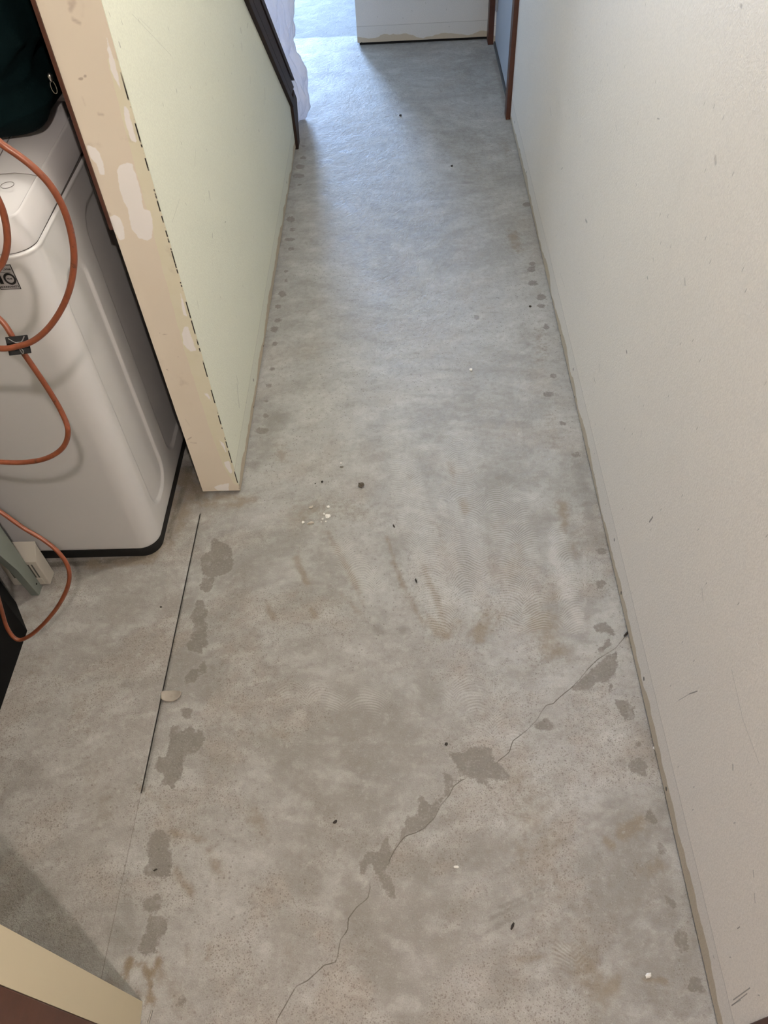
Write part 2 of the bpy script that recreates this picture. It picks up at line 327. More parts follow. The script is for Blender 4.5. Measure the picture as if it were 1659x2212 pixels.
br = N.attr('brown'); bmask = N.step(N.add(N.mul(br, N.step(nb26, .25, .75, .45, 1.25)), N.mul(N.math('SUBTRACT', nfine, .5), 1.2)), .05, .90)
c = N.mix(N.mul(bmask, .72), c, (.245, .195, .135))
pl = N.attr('pale'); c = N.mix(N.mul(N.step(N.add(N.mul(pl, N.step(nb26, .3, .7, .4, 1.2)), N.mul(N.math('SUBTRACT', nfine, .5), 1.1)), .1, 1.0), .55), c, (.58, .565, .545))
wt = N.add(N.attr('wet'), N.mul(N.math('SUBTRACT', nz(75, 4, .75), .5), .34)); wmask = N.step(wt, .47, .53)
c = N.mix(N.mul(wmask, N.step(nfine, .3, .7, .92, .72)), c, N.mix(nb26, (.165, .150, .128), (.225, .21, .185)))
rim = N.mul(N.step(wt, .40, .48), N.step(wt, .53, .49)); c = N.mix(N.mul(rim, .12), c, (.56, .54, .50))
oc = N.step(N.add(N.attr('och'), N.mul(N.math('SUBTRACT', nfine, .5), .35)), .42, .6)
c = N.mix(N.mul(oc, .8), c, N.mix(nfine, (.10, .062, .022), (.26, .185, .085)))
# fine speckle, pits and stipple
c = N.mix(N.mul(N.step(nmic, .42, .72), .42), c, (.17, .155, .135)); c = N.mix(N.mul(N.step(nz(240, 2, .7), .55, .72), .25), c, (.62, .60, .57))
c = N.mix(N.step(nfine, .40, .78, 0, .50), c, (.21, .19, .165)); c = N.mix(N.step(nz(33, 4, .75), .52, .75, 0, .30), c, (.56, .545, .52))
def pits(scale, thr, mask, colr, amt):
    global c
    v = N.n('ShaderNodeTexVoronoi'); v.inputs['Scale'].default_value = scale; v.inputs['Randomness'].default_value = 1
    N.put(v.inputs['Vector'], P)
    m = N.mul(N.step(v.outputs['Distance'], thr, thr * .55), mask); c = N.mix(N.mul(m, amt), c, colr); return m
near = N.step(X3[1], 1.7, .95)
pm = N.mul(N.step(na5, .38, .58), N.mul(near, N.math('SUBTRACT', 1.0, wmask)))
p0 = pits(260, .34, N.mul(N.step(na5, .40, .60), near), (.17, .15, .125), .55)
p1 = pits(150, .30, pm, (.15, .125, .10), .5)
p2 = pits(75, .20, N.step(nlow, .48, .62), (.13, .11, .09), .45)
# grinder swirl marks: shallow arcs across each pass
gx = N.math('SUBTRACT', N.math('FRACT', N.math('DIVIDE', N.add(X3[0], N.mul(N.math('SUBTRACT', nlow, .5), .12)), .085)), .5)
arc = N.add(X3[1], N.mul(N.mul(gx, gx), .10))
wv = N.math('SINE', N.mul(N.add(arc, N.mul(N.math('SUBTRACT', nmid, .5), .02)), 2 * math.pi / .0072))
gm = N.mul(N.step(N.add(N.attr('grind'), N.mul(N.math('SUBTRACT', nb26, .5), 1.0)), .25, .8), N.math('SUBTRACT', 1.0, wmask))
c = N.mix(N.mul(N.mul(N.add(N.mul(wv, .5), .5), gm), .36), c, (.60, .60, .57))
# cracks
ck = N.math('ABSOLUTE', N.add(N.attr('crack'), N.mul(N.math('SUBTRACT', nfine, .5), .0022)))
cm = N.step(ck, .0015, .0004); c = N.mix(N.mul(cm, N.step(nb26, .3, .6, .5, .95)), c, (.11, .095, .078))
jk = N.step(N.math('ABSOLUTE', N.add(N.attr('joint'), N.mul(N.math('SUBTRACT', nfine, .5), .003))), .0011, .0003)
c = N.mix(N.mul(jk, .55), c, (.13, .11, .09))
fr = N.step(N.add(X3[1], N.mul(N.math('SUBTRACT', nmid, .5), .02)), 4.74, 4.76); c = N.mix(N.mul(fr, .75), c, N.mix(st1, (.17, .18, .185), (.30, .31, .315)))
gr = N.step(X3[2], -.0008, -.003); c = N.mix(gr, c, (.02, .017, .014))
N.col(c)
h = N.add(N.mul(nz(62, 3, .75), 1.3), N.add(N.mul(nz(430, 1, .7), .25), N.add(N.mul(nmid, 1.4), N.mul(N.attr('wet'), -.25))))
N.bump(h, .0032, .9)
N.put(N.b.inputs['Specular IOR Level'], N.math('SUBTRACT', .35, N.mul(fr, .28)))
N.put(N.b.inputs['Roughness'], N.math('SUBTRACT', N.add(.50, N.mul(nmid, .22)), N.mul(wmask, .10)))
MF = N.m
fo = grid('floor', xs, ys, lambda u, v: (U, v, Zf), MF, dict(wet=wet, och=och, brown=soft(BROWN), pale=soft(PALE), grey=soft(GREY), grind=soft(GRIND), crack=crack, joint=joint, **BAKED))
struct(fo, 'worn ground concrete floor running down the hallway')

# ------------------------------------------------------------------ WALLS
def wall_mat(name, base, base2, axis_run=1, marks=(), skirt=True, tan_h=.034):
    N = NT(name, .55, .3); Q = N.xyz(); run, z = Q[axis_run], Q[2]
    n1 = N.noise(1.5, 2); n2 = N.noise(14, 3); n3 = N.noise(260, 1)
    c = N.mix(n1, base, base2)
    c = N.mix(N.mul(N.step(N.noise(3.2, 5, .6, dist=.6), .55, .75), .10), c, tuple(v * .82 for v in base))
    if skirt:
        zj = N.add(z, N.mul(N.math('SUBTRACT', n2, .5), .004))
        c = N.mix(N.step(zj, .094, .092), c, tuple(v * .93 for v in base2))
        line = N.mul(N.step(zj, .0905, .0925), N.step(zj, .0955, .0935)); c = N.mix(N.mul(line, .35), c, (.25, .22, .18))
        rag = N.add(z, N.mul(N.math('SUBTRACT', N.noise(5.5, 4, .55), .5), .10)); t = N.step(rag, tan_h + .001, tan_h - .001)
        c = N.mix(t, c, (.56, .48, .36))
        v = N.n('ShaderNodeTexVoronoi'); v.voronoi_dimensions = '2D'; v.inputs['Scale'].default_value = 8.0; v.inputs['Randomness'].default_value = 1
        N.put(v.inputs['Vector'], P_yz(N, run, N.mul(z, .8), axis_run))
        hole = N.mul(N.step(v.outputs['Distance'], .040, .028), N.step(z, .075, .065)); c = N.mix(N.mul(hole, .9), c, (.03, .022, .016))
    # short dark scuffs: stretched cells, only a few survive
    for sc, th, sx, sy, am in ((6.0, .030, 3.6, .85, .5),):
        cmb = N.n('ShaderNodeCombineXYZ'); N.put(cmb.inputs[0], N.mul(N.add(run, N.mul(z, .15)), sx)); N.put(cmb.inputs[1], N.mul(z, sy))
        v = N.n('ShaderNodeTexVoronoi'); v.voronoi_dimensions = '2D'; v.inputs['Scale'].default_value = sc
        N.put(v.inputs['Vector'], cmb.outputs[0])
        sel = N.step(N.xyz(v.outputs['Color'])[0], .62, .66)
        m = N.mul(N.mul(N.step(v.outputs['Distance'], th, th * .5), sel), am); c = N.mix(m, c, (.17, .15, .12))
    for (a, b, wd, am) in marks:      # individual pencil marks and scratches, run/z metres
        dx, dz = b[0] - a[0], b[1] - a[1]; L = dx * dx + dz * dz
        pu = N.math('SUBTRACT', run, a[0]); pz = N.math('SUBTRACT', z, a[1])
        t = N.math('DIVIDE', N.add(N.mul(pu, dx), N.mul(pz, dz)), L, clamp=True)
        du = N.math('SUBTRACT', pu, N.mul(t, dx)); dv = N.math('SUBTRACT', pz, N.mul(t, dz))
        d = N.math('SQRT', N.add(N.mul(du, du), N.mul(dv, dv)))
        c = N.mix(N.mul(N.step(d, wd, wd * .3), am), c, (.14, .12, .10))
    c = N.mix(N.step(n3, .3, .7, 0, .10), c, (.30, .28, .25)); N.col(c); N.bump(N.add(N.noise(260, 1), N.mul(N.noise(14, 1), .8)), .0009, .7)
    return N
def P_yz(N, run, z, ax):
    cmb = N.n('ShaderNodeCombineXYZ'); N.put(cmb.inputs[0], run); N.put(cmb.inputs[1], z); return cmb.outputs[0]
XL, XR = -.472, .494
def mk(px, py, qx, qy, w, am, X=XR):
    a = on(px, py, 0, X); b = on(qx, qy, 0, X); return ((a[1], a[2]), (b[1], b[2]), w, am)
RM = [mk(1410, 1117, 1403, 1127, .003, .8), mk(1489, 1499, 1506, 1493, .0016, .8), mk(1466, 1513, 1489, 1499, .001, .5), mk(1583, 1652, 1583, 1663, .002, .8), mk(1516, 1270, 1519, 1300, .0016, .4),
      mk(1627, 1880, 1628, 1895, .001, .8), mk(1630, 1930, 1631, 1950, .001, .8), mk(1593, 2006, 1598, 2002, .0014, .7), mk(1584, 2160, 1620, 2134, .0014, .7), mk(1580, 2172, 1600, 2160, .0012, .5), mk(1581, 2172, 1614, 2146, .0012, .7),
      mk(1580, 1445, 1605, 1555, .0008, .5), mk(1605, 1555, 1640, 1650, .0008, .45), mk(1265, 475, 1268, 480, .005, .5), mk(1545, 340, 1546, 352, .006, .35), mk(1479, 602, 1480, 616, .003, .4), mk(1398, 598, 1399, 602, .003, .5),
      mk(1283, 815, 1286, 828, .0012, .8), mk(1296, 785, 1294, 805, .0012, .6), mk(1188, 232, 1191, 250, .0016, .5), mk(1258, 430, 1260, 420, .0012, .5), mk(1212, 366, 1216, 362, .0012, .6), mk(1353, 758, 1354, 762, .004, .7), mk(1411, 558, 1412, 564, .002, .3),
      mk(1180, 510, 1190, 560, .0016, .25), mk(1210, 590, 1220, 620, .001, .4), mk(1386, 930, 1384, 945, .001, .5), mk(1600, 12, 1602, 14, .004, .5), mk(1420, 256, 1424, 257, .002, .5), mk(1330, 270, 1333, 282, .001, .4)]
MR = wall_mat('cream_painted_plaster', (.875, .805, .72), (.89, .835, .76), 1, RM).m
LM = [mk(451, 412, 454, 432, .0016, .85, XL), mk(459, 504, 459, 514, .0016, .85, XL), mk(257, 92, 260, 101, .003, .5, XL), mk(381, 193, 382, 200, .002, .6, XL), mk(512, 830, 517, 880, .004, .35, XL), mk(511, 812, 515, 830, .003, .3, XL),
      mk(426, 650, 430, 668, .0012, .5, XL), mk(423, 320, 421, 360, .0008, .4, XL), mk(372, 480, 388, 430, .0008, .35, XL), mk(457, 555, 460, 572, .001, .4, XL), mk(520, 62, 521, 70, .005, .45, XL), mk(534, 60, 536, 50, .003, .35, XL), mk(522, 95, 523, 108, .005, .3, XL), mk(572, 190, 573, 215, .003, .45, XL),
      mk(570, 215, 571, 225, .003, .35, XL), mk(559, 280, 560, 284, .003, .6, XL), mk(285, 30, 370, 120, .0008, .25, XL), mk(300, 38, 330, 68, .0008, .2, XL), mk(540, 165, 541, 180, .003, .3, XL), mk(486, 480, 488, 479, .002, .5, XL)]
ML = wall_mat('pale_green_cream_plaster', (.83, .845, .70), (.85, .865, .74), 1, LM).m
MFW = wall_mat('far_wall_plaster', (.70, .67, .63), (.75, .73, .69), 0, (), tan_h=.038).m
MC = simple('plain_plaster', (.74, .70, .62), .7, var=.03, scale=3)
MCE = simple('ceiling_plaster', (.72, .70, .66), .8, var=.02, scale=3)
MBR = simple('brown_painted_wood', (.085, .032, .020), .45, var=.35, scale=30, bumpd=.0004)
MDK = simple('dark_stained_timber', (.034, .020, .016), .55, var=.4, scale=25, spec=.15, bumpd=.0005)
MBLK = simple('black_gap', (.01, .009, .008), .8, var=.1)

def yzwall(name, pts, x0, x1, mat): return struct(prism(name, pts, 0, x0, x1, mat))
GAP = .010
# long right wall with a doorway near its far end
struct(prism('wall_right', [(-2.3, GAP), (3.70, GAP), (3.70, 2.05), (4.52, 2.05), (4.52, GAP), (7.6, GAP), (7.6, 2.4), (-2.3, 2.4)], 0, XR, XR + .10, MR), 'long cream plaster wall on the right with skirting removed')
struct(box('trim_1', XR + .012, XR + .09, -2.3, 3.70, 0, GAP + .002, MBLK), 'dark shadow gap under the right wall')
struct(box('trim_2', -.565, XL - .010, 1.425, 3.43, 0, GAP + .002, MBLK), 'dark shadow gap under the left wall')
struct(box('trim_3', -.215, XR - .005, 4.612, 4.69, 0, GAP + .002, MBLK), 'dark shadow gap under the far wall')
# left partition (under the stairs): end face to camera is its own patched skin
def zline(y): return .186 + .854 * (3.44 - y)
struct(prism('wall_left', [(1.4152, GAP), (3.44, GAP), (3.44, .186), (zline(2.4) * 0 + 1.4152, zline(1.4152))], 0, -.577, XL, ML), 'pale green partition wall between hallway and laundry nook')
struct(box('wall_left_return', -.577, XL, 1.4152, 1.50, zline(1.45) + .02, 2.4, ML))
# patched end face
FP = []
B5 = lambda *p: FP.append(zo(180, 300, 2.766, p))
B5((200,200),(215,160),(260,140),(295,150),(310,200),(330,260),(345,330),(360,420),(400,430),(415,500),(410,590),(380,610),(330,590),(290,540),(275,470),(265,420),(240,370),(215,300))
B5((150,470),(185,455),(215,470),(240,520),(248,600),(215,605),(190,560),(165,510)); B5((15,35),(70,50),(100,90),(120,150),(130,220),(100,210),(80,150),(45,120))
B5((600,1120),(625,1120),(645,1180),(675,1265),(640,1270),(600,1230),(590,1170)); B5((780,2080),(820,2065),(870,2058),(870,2105),(800,2100)); B5((840,1930),(870,1925),(890,1990),(880,2000),(850,1960)); B5((720,1520),(745,1520),(765,1570)); B5((580,920),(600,980),(620,1060),(595,1050)); B5((810,1800),(840,1820),(860,1890))
FP.append(zo(0, 0, 3.95, [(910,320),(940,400),(1000,600),(1030,765),(980,680),(945,600),(920,450)])); FP.append(zo(0, 0, 3.95, [(1060,900),(1090,920),(1165,1210),(1120,1200),(1060,1020)]))
PP = zo(180, 300, 2.766, [(140, -480), (270, 20), (400, 500), (480, 800), (600, 1250), (680, 1500), (760, 1750), (830, 1940), (870, 2010), (900, 2060), (1000, 2100), (400, -480)])
ux = np.arange(-.577, -.4719, .002); uz = np.arange(GAP, 2.4, .004); UU, ZZ = np.meshgrid(ux, uz)
def fieldxz(polys, k):
    f = np.full(UU.shape, -1.0)
    for p in polys:
        q = [tuple(on(x, y, 1, 1.415)[[0, 2]]) for x, y in p]; f = np.maximum(f, polyfield(UU, ZZ, q))
    return np.clip(.5 + f * k, 0, 1)
N = NT('patched_wall_end', .6, .25); Q = N.xyz(); n2 = N.noise(30, 5, .6); n1 = N.noise(7, 4)
c = N.mix(n1, (.80, .71, .58), (.84, .76, .64))
c = N.mix(N.step(N.add(N.attr('paint'), N.mul(N.math('SUBTRACT', n2, .5), .25)), .47, .53), c, N.mix(n2, (.80, .75, .56), (.85, .81, .66)))
c = N.mix(N.mul(N.step(N.noise(11, 5, .6), .60, .72), .30), c, (.42, .33, .25))
c = N.mix(N.step(N.add(N.attr('fill'), N.mul(N.math('SUBTRACT', N.noise(90, 4), .5), .25)), .46, .54), c, (.95, .92, .89))
c = N.mix(N.mul(N.step(N.add(N.attr('smudge'), N.mul(N.math('SUBTRACT', n2, .5), .5)), .25, 1.1), .55), c, (.30, .20, .15))
ed = N.mul(N.step(Q[0], -.4760, -.4750), N.step(N.noise(1, 3, .6, vec=N.vm('MULTIPLY', P_yz(N, Q[2], 3.0, 0), (24, 1, 1))), .475, .51))
c = N.mix(N.mul(ed, N.mul(N.step(Q[2], .0, .05), N.step(Q[2], 1.12, 1.05))), c, (.025, .02, .016))
N.col(c); N.bump(N.add(N.mul(N.attr('fill'), 1.0), N.mul(n2, .3)), .0012, .7)
Yv = np.full(UU.shape, 1.4150)
def softxz(lst):
    out = np.zeros(UU.shape)
    for path, r, st_ in lst:
        q = [tuple(on(x, y, 1, 1.415)[[0, 2]]) for x, y in path]; d = np.full(UU.shape, 9.0)
        for a, b in zip(q[:-1], q[1:]): d = np.minimum(d, segdist(UU, ZZ, a, b)[0])
        out = np.maximum(out, st_ * np.exp(-(d / r) ** 2))
    return out
SM = softxz([([(150, 6), (160, 4), (152, 22)], .006, .8), ([(158, 42), (172, 50)], .005, .8), ([(180, 10), (178, 35)], .006, .4), ([(168, 173), (176, 170), (185, 164)], .0014, 1.6), ([(213, 246), (222, 248)], .004, .7), ([(178, 210), (184, 228)], .004, .5), ([(227, 468), (236, 462)], .006, .8), ([(405, 950), (414, 944)], .002, 1.2), ([(412, 956), (424, 957)], .003, .9), ([(345, 720), (352, 722), (372, 724)], .0015, .9), ([(360, 798), (363, 800)], .002, 1.2), ([(384, 770), (386, 772)], .002, .8), ([(400, 905), (410, 920)], .003, .5), ([(300, 400), (310, 415)], .006, .4)])
eo = grid('trim_4', ux, uz, lambda u, v: (u, Yv, v), N.m, dict(fill=fieldxz(FP, 40), paint=fieldxz([PP], 40), smudge=SM))
struct(eo, 'bare plaster end of the left partition with white filler patches')
struct(box('trim_5', -.5840, -.5772, 1.412, 1.455, .80, 2.4, MBR), 'thin brown timber edge behind the partition end')
# far wall and rest of the far room
struct(box('wall_far', -.226, XR, 4.60, 4.70, .014, 2.4, MFW, bevel=.003), 'far cream wall with rough strip where skirting was')
struct(box('wall_far_room_back_left', -4.0, -1.36, 7.6, 7.7, 0, 2.4, MC)); struct(box('wall_far_room_back_right', -.70, XR, 7.6, 7.7, 0, 2.4, MC))
struct(box('wall_far_room_back_top', -1.36, -.70, 7.6, 7.7, 2.15, 2.4, MC))
struct(box('wall_far_room_left', -3.3, -3.2, 3.55, 7.7, 0, 2.4, MC)); struct(box('wall_far_room_front', -3.2, -1.6, 3.45, 3.55, 0, 2.4, MC))
# laundry nook and hall behind the camera
struct(box('wall_laundry_left', -1.7, -1.6, -2.3, 3.55, 0, 2.4, MC)); struct(box('wall_laundry_back', -1.6, -.5775, 2.02, 2.08, 0, 1.10, MC))
struct(box('wall_laundry_panel', -.5838, -.5775, 1.456, 2.015, .004, 1.30, simple('dark_brown_panelling', (.035, .020, .014), .7)), 'dark brown panelling on the laundry side of the partition')
struct(box('wall_rear', -1.7, 1.7, -2.4, -2.3, 0, 2.4, MC))
struct(box('ceiling', -3.4, 1.8, -2.4, 7.8, 2.4, 2.5, MCE))
# near stub wall and door frame the photographer stands in
MCN = simple('cream_wall_end', (.66, .585, .42), .6, var=.03, scale=8)
struct(prism('wall_near', [(-1.6, .212), (-.503, .212), (-.498, .155), (-1.6, .155)], 2, .0015, 2.4, MCN), 'cream end of the near left wall beside the brown door frame')
df = empty('door_frame', (0, .08, 0)); tag(df, 'brown painted wooden door frame at the very front of the hallway', 'door frame')
adopt(df, [box('jamb', -.56, -.498, -.02, .1548, 0, 2.06, MBR, bevel=.002), box('jamb', XR - .002, XR + .06, -.02, .158, .0, 2.06, MBR, bevel=.002), box('head', -.56, XR + .06, -.02, .155, 2.06, 2.12, MBR, bevel=.002)])
struct(box('wall_near_top', -1.6, XR, .0, .155, 2.12, 2.4, MC)); struct(box('wall_near_left', -1.6, -.562, .0, .155, 0, 2.12, MC))

# doorway on the right: casing strips, closed grey door
MDOOR = simple('blue_grey_door_paint', (.40, .44, .50), .5, var=.03, scale=4)
dr = empty('door_1', (XR, 4.1, 0)); struct(dr, 'closed blue grey door near the far end of the right wall')
adopt(dr, [box('panel', .502, .538, 3.70, 4.52, .022, 2.045, MDOOR, bevel=.002),
           box('casing', .474, XR + .001, 3.637, 3.700, .0, 2.10, MBR, bevel=.002), box('casing', .466, XR + .001, 4.525, 4.598, .0, 2.10, MBR, bevel=.002),
           box('casing_head', .474, XR + .001, 3.637, 4.598, 2.10, 2.16, MBR, bevel=.002),
           box('threshold', .496, .545, 3.70, 4.52, .0, .018, simple('dark_grey_threshold', (.09, .095, .10), .7))])
hg = box('hinge', .492, .500, 4.47, 4.515, .17, .26, simple('dull_hinge', (.45, .45, .45), .4, .6)); adopt(dr, [hg])

# ------------------------------------------------------------------ staircase boards
slope = math.atan(.854)
sx0, sx1 = -.500, -.456
def along(y, off=0): return (y - off * math.sin(slope) * -1 * 0, zline(y) + off / math.cos(slope))
st = empty('staircase', (-1.0, 3.2, 0)); tag(st, 'staircase with dark timber side board on top of the pale green wall', 'staircase')
ya, yb = 3.444, 1.42
pr = []
def strip(name, o0, o1, x0, x1, y_lo=ya, y_hi=yb):
    p = prism(name, [(y_lo, zline(y_lo) + o0), (y_lo + .0, zline(y_lo) + o1), (y_hi, zline(y_hi) + o1), (y_hi, zline(y_hi) + o0)], 0, x0, x1, MDK, bevel=.0015); return p
def board(o0, o1, x0, x1, cut):
    """sloping board between perpendicular offsets, its foot cut back at y=cut"""
    k = 1 / math.cos(slope)
    return prism('side_board', [(ya, zline(ya) + o0 * k), (cut, zline(cut) + o1 * k), (yb, min(2.38, zline(yb) + o1 * k)), (yb, zline(yb) + o0 * k)], 0, x0, x1, MDK, bevel=.0012)
pr.append(board(-.004, .030, sx0, XL + .014, 3.475))
b2 = board(.030, .034, sx0, XL + .009, 3.478); b3 = board(.034, .092, sx0, XL + .013, 3.54); b4 = board(.092, .096, sx0, XL + .008, 3.545); b5 = board(.096, .122, sx0, XL + .017, 3.57)
for b in (b2, b3, b4, b5): b.name = 'side_board_moulding'
pr += [b2, b3, b4, b5]
pr.append(prism('foot_block', [(3.438, 0), (3.505, 0), (3.60, .150), (3.53, .215), (3.438, .182)], 0, sx0, XL + .012, MDK, bevel=.0015))
for k in range(9):
    y1 = 3.50 - k * .234; z1 = .2 * (k + 1)
    pr.append(box('tread', -1.58, -.582, y1 - .26, y1, z1 - .035, z1, MDK, bevel=.003))
    pr.append(box('riser', -1.58, -.582, y1 - .035, y1 - .015, z1 - .2 + (.0005), z1 - .036, MC))
adopt(st, pr)

# ------------------------------------------------------------------ plastic sheet over the newel
N = NT('milky_plastic_film', .22, .6); N.b.inputs['Base Color'].default_value = (.94, .93, .96, 1)
N.b.inputs['Transmission Weight'].default_value = 0.0
tr = N.n('ShaderNodeBsdfTranslucent'); tr.inputs[0].default_value = (.92, .90, .95, 1); mx = N.n('ShaderNodeMixShader'); mx.inputs[0].default_value = .45
N.t.links.new(N.b.outputs[0], mx.inputs[1]); N.t.links.new(tr.outputs[0], mx.inputs[2]); N.t.links.new(mx.outputs[0], N.t.nodes['Material Output'].inputs[0])
N.bump(N.noise(34, 4, .6, vec=N.vm('MULTIPLY', N.pos(), (1, 1, .35)), dist=1.5), .012, .9)
pz = [0, .05, .12, .2, .26, .30, .5, .8, 1.2]; pxr = [-.462, -.430, -.419, -.418, -.438, -.460, -.430, -.44, -.50]
def plast(u, v):
    th = u * 2 * math.pi; ext = np.interp(v, pz, pxr); cx0 = -.70; R = ext - cx0
    f = .006 * np.sin(23 * th - 40 * v) * (1 + np.sin(7 * th)) * .5 + .004 * np.sin(47 * th + 60 * v * np.cos(th)) + .010 * np.sin(9 * th + 9 * v) + .007 * np.sin(17 * th - 14 * v + 1) + .005 * np.sin(31 * th + 22 * v) + .008 * np.sin(5 * th + 30 * v) * (v < .35)
    R = R - .012 + f
    return cx0 + R * np.cos(th), 3.73 + R * .75 * np.sin(th), v + 0 * u
ps = grid('plastic_dust_sheet', np.linspace(0, 1, 260), np.linspace(0.001, 1.2, 150), plast, N.m)
for p in ps.data.polygons: p.use_smooth = True
tag(ps, 'crumpled white plastic dust sheet draped at the foot of the stairs', 'dust sheet')

# ------------------------------------------------------------------ WASHING MACHINE
MW = simple('white_enamel', (.63, .62, .615), .32, var=.012, scale=4, spec=.5)
MLID = simple('white_lid_plastic', (.70, .68, .68), .35, var=.012, scale=5, spec=.5)
MWD = simple('washer_base_black', (.008, .008, .008), .6)
MGR = simple('thin_grey_line', (.20, .18, .17), .6)
wx0, wx1, wy0, wy1 = -1.27, -.655, 1.200, 1.82
def outline(ins=0.0, r=.05, dy=0.0, step=.004, side_n=None):
    """front-left -> front-right -> back-right, rounded corners, open at back"""
    x0, x1, y0, y1 = wx0 + ins, wx1 - ins, wy0 + ins + dy, wy1 - ins
    r = max(r - ins, .006); P = []; Nn = []
    for y in np.linspace(y1, y0 + r, 20): P.append((x0, y)); Nn.append((-1, 0))
    for a in np.linspace(math.pi, 1.5 * math.pi, 10)[1:]: P.append((x0 + r + r * math.cos(a), y0 + r + r * math.sin(a))); Nn.append((math.cos(a), math.sin(a)))
    for x in np.linspace(x0 + r, x1 - r, 16)[1:]: P.append((x, y0)); Nn.append((0, -1))
    for a in np.linspace(1.5 * math.pi, 2 * math.pi, 14)[1:]: P.append((x1 - r + r * math.cos(a), y0 + r + r * math.sin(a))); Nn.append((math.cos(a), math.sin(a)))
    for y in np.linspace(y0 + r, y1, max(2, int(.58 / step)))[1:]: P.append((x1, y)); Nn.append((1, 0))
    P.append((x1, y1)); Nn.append((1, 0))
    return np.array(P), np.array(Nn)
wm = empty('washing_machine', (-.96, 1.5, 0)); tag(wm, 'white top loading washing machine standing behind the left partition', 'washing machine')
def rr_sd(y, z, y0, y1, z0, z1, r):
    qy = np.abs(y - (y0 + y1) / 2) - (y1 - y0) / 2 + r; qz = np.abs(z - (z0 + z1) / 2) - (z1 - z0) / 2 + r
    return np.hypot(np.maximum(qy, 0), np.maximum(qz, 0)) + np.minimum(np.maximum(qy, qz), 0) - r
P0, N0 = outline()
zb = np.concatenate([[.034, .036], np.arange(.04, .85, .006), [.856, .860, .8635, .866, .8675]])
insz = np.interp(zb, [.034, .037, .84, .860, .8635, .866, .8675], [.004, 0, 0, 0, -.0015, .0, .004])
ZZb = zb[:, None] + 0 * P0[:, 0][None, :]
XX = P0[:, 0][None, :] - N0[:, 0][None, :] * insz[:, None]; YY = P0[:, 1][None, :] - N0[:, 1][None, :] * insz[:, None]
YY = YY + (1.80 - P0[:, 1][None, :]) / .6 * .020 * (ZZb / .86)          # front leans back slightly
side = (N0[:, 0] > .95)[None, :] * 1.0
s1 = rr_sd(YY, ZZb, 1.275, 1.405, .095, .765, .055); s2 = rr_sd(YY, ZZb, 1.470, 1.78, .095, .80, .055)
def sm(x, a, b): t = np.clip((x - a) / (b - a), 0, 1); return t * t * (3 - 2 * t)
dent = .005 * sm(-np.minimum(s1, s2), -.001, .006)
XX = XX - dent * side
us_ = np.arange(P0.shape[0]); body = grid('body', us_, np.arange(len(zb)), lambda u, v: (XX, YY, ZZb), MW)
for p in body.data.polygons: p.use_smooth = True
def loft(name, secs, mat, cap=True, flare=0.0):
    bm = bmesh.new(); rings = []
    for z, ins in secs:
        P_, N_ = outline(ins, step=.06); t = (z) / .86
        ring = [bm.verts.new((x, y + (1.80 - y) / .6 * .020 * min(t, 1.0), z + (y - wy0) * flare)) for x, y in P_]; rings.append(ring)
    for A_, B_ in zip(rings[:-1], rings[1:]):
        for i in range(len(A_)): j = (i + 1) % len(A_); bm.faces.new([A_[i], A_[j], B_[j], B_[i]])
    if cap: bm.faces.new(rings[-1])
    o = from_bm(name, bm, mat, None, True); 
    m = o.modifiers.new('b', 'EDGE_SPLIT'); m.split_angle = math.radians(35); return o
base = loft('base', [(.001, .004), (.030, .003), (.0335, .012)], MWD)
gap = loft('top_seal', [(.8640, .006), (.8700, .006)], MGR, cap=True)
frame = loft('top_frame', [(.8695, .009), (.8695, .0025), (.872, .0018), (.905, .007), (.924, .0110), (.9275, .0125), (.9285, .0140), (.9275, .0158), (.9235, .0165), (.9215, .022)], MLID, cap=False, flare=.018)
lid = loft('lid', [(.915, .018), (.9222, .019), (.928, .028), (.934, .040), (.939, .054), (.942, .075)], MLID, cap=True, flare=.018)
console = box('control_console', wx0 + .03, wx1 - .018, 1.66, 1.81, .942, 1.03, MLID, bevel=.012)
def topz(y): return .9425 + (y - wy0) * .018
bm = bmesh.new()
l1 = [fl(x, y, .948) for x, y in [(-60, 373), (0, 373), (30, 371), (60, 373), (85, 378)]]; tube_bm(bm, [(p[0], p[1], topz(p[1])) for p in l1], .0007, 6)
l2 = [fl(x, y, .948) for x, y in [(26, 289), (12, 312), (0, 333), (-30, 385)]]; tube_bm(bm, [(p[0], p[1], topz(p[1])) for p in l2], .0010, 6)
lines = from_bm('lid_seams', bm, MGR)
cc = fl(15, 398, .946); bm = bmesh.new(); tube_bm(bm, [(cc[0] + .0115 * math.cos(a), cc[1] + .0115 * math.sin(a), topz(cc[1]) - .0002) for a in [k * math.pi / 20 for k in range(40)]], .0006, 6, True)
circ = from_bm('round_lid_mark', bm, MGR)
stp = [on(x, y, 0, wx1 + .0004) for x, y in ((188, 362), (205, 340), (222, 395), (196, 400))]
sy0, sy1, sz0, sz1 = stp[0][1], stp[1][1] + .05, min(p[2] for p in stp), stp[0][2]
stk = box('barcode_sticker', wx1 - .0002, wx1 + .0005, sy0, sy1, sz0, sz1, simple('sticker_grey', (.40, .39, .38), .5)); stk['label'] = 'grey side sticker with black bars'
bars = bmesh.new()
for k in range(9): box_bm(bars, wx1 + .0005, wx1 + .0009, sy0 + .004 + k * .008, sy0 + .004 + k * .008 + (.0025 + .003 * (k % 3 == 0)), sz0 + .006, sz1 - .006)
bars = from_bm('black_bars', bars, simple('sticker_black', (.01, .01, .01), .5)); bars.parent = stk
adopt(wm, [stk, body, base, gap, frame, lid, console, lines, circ])
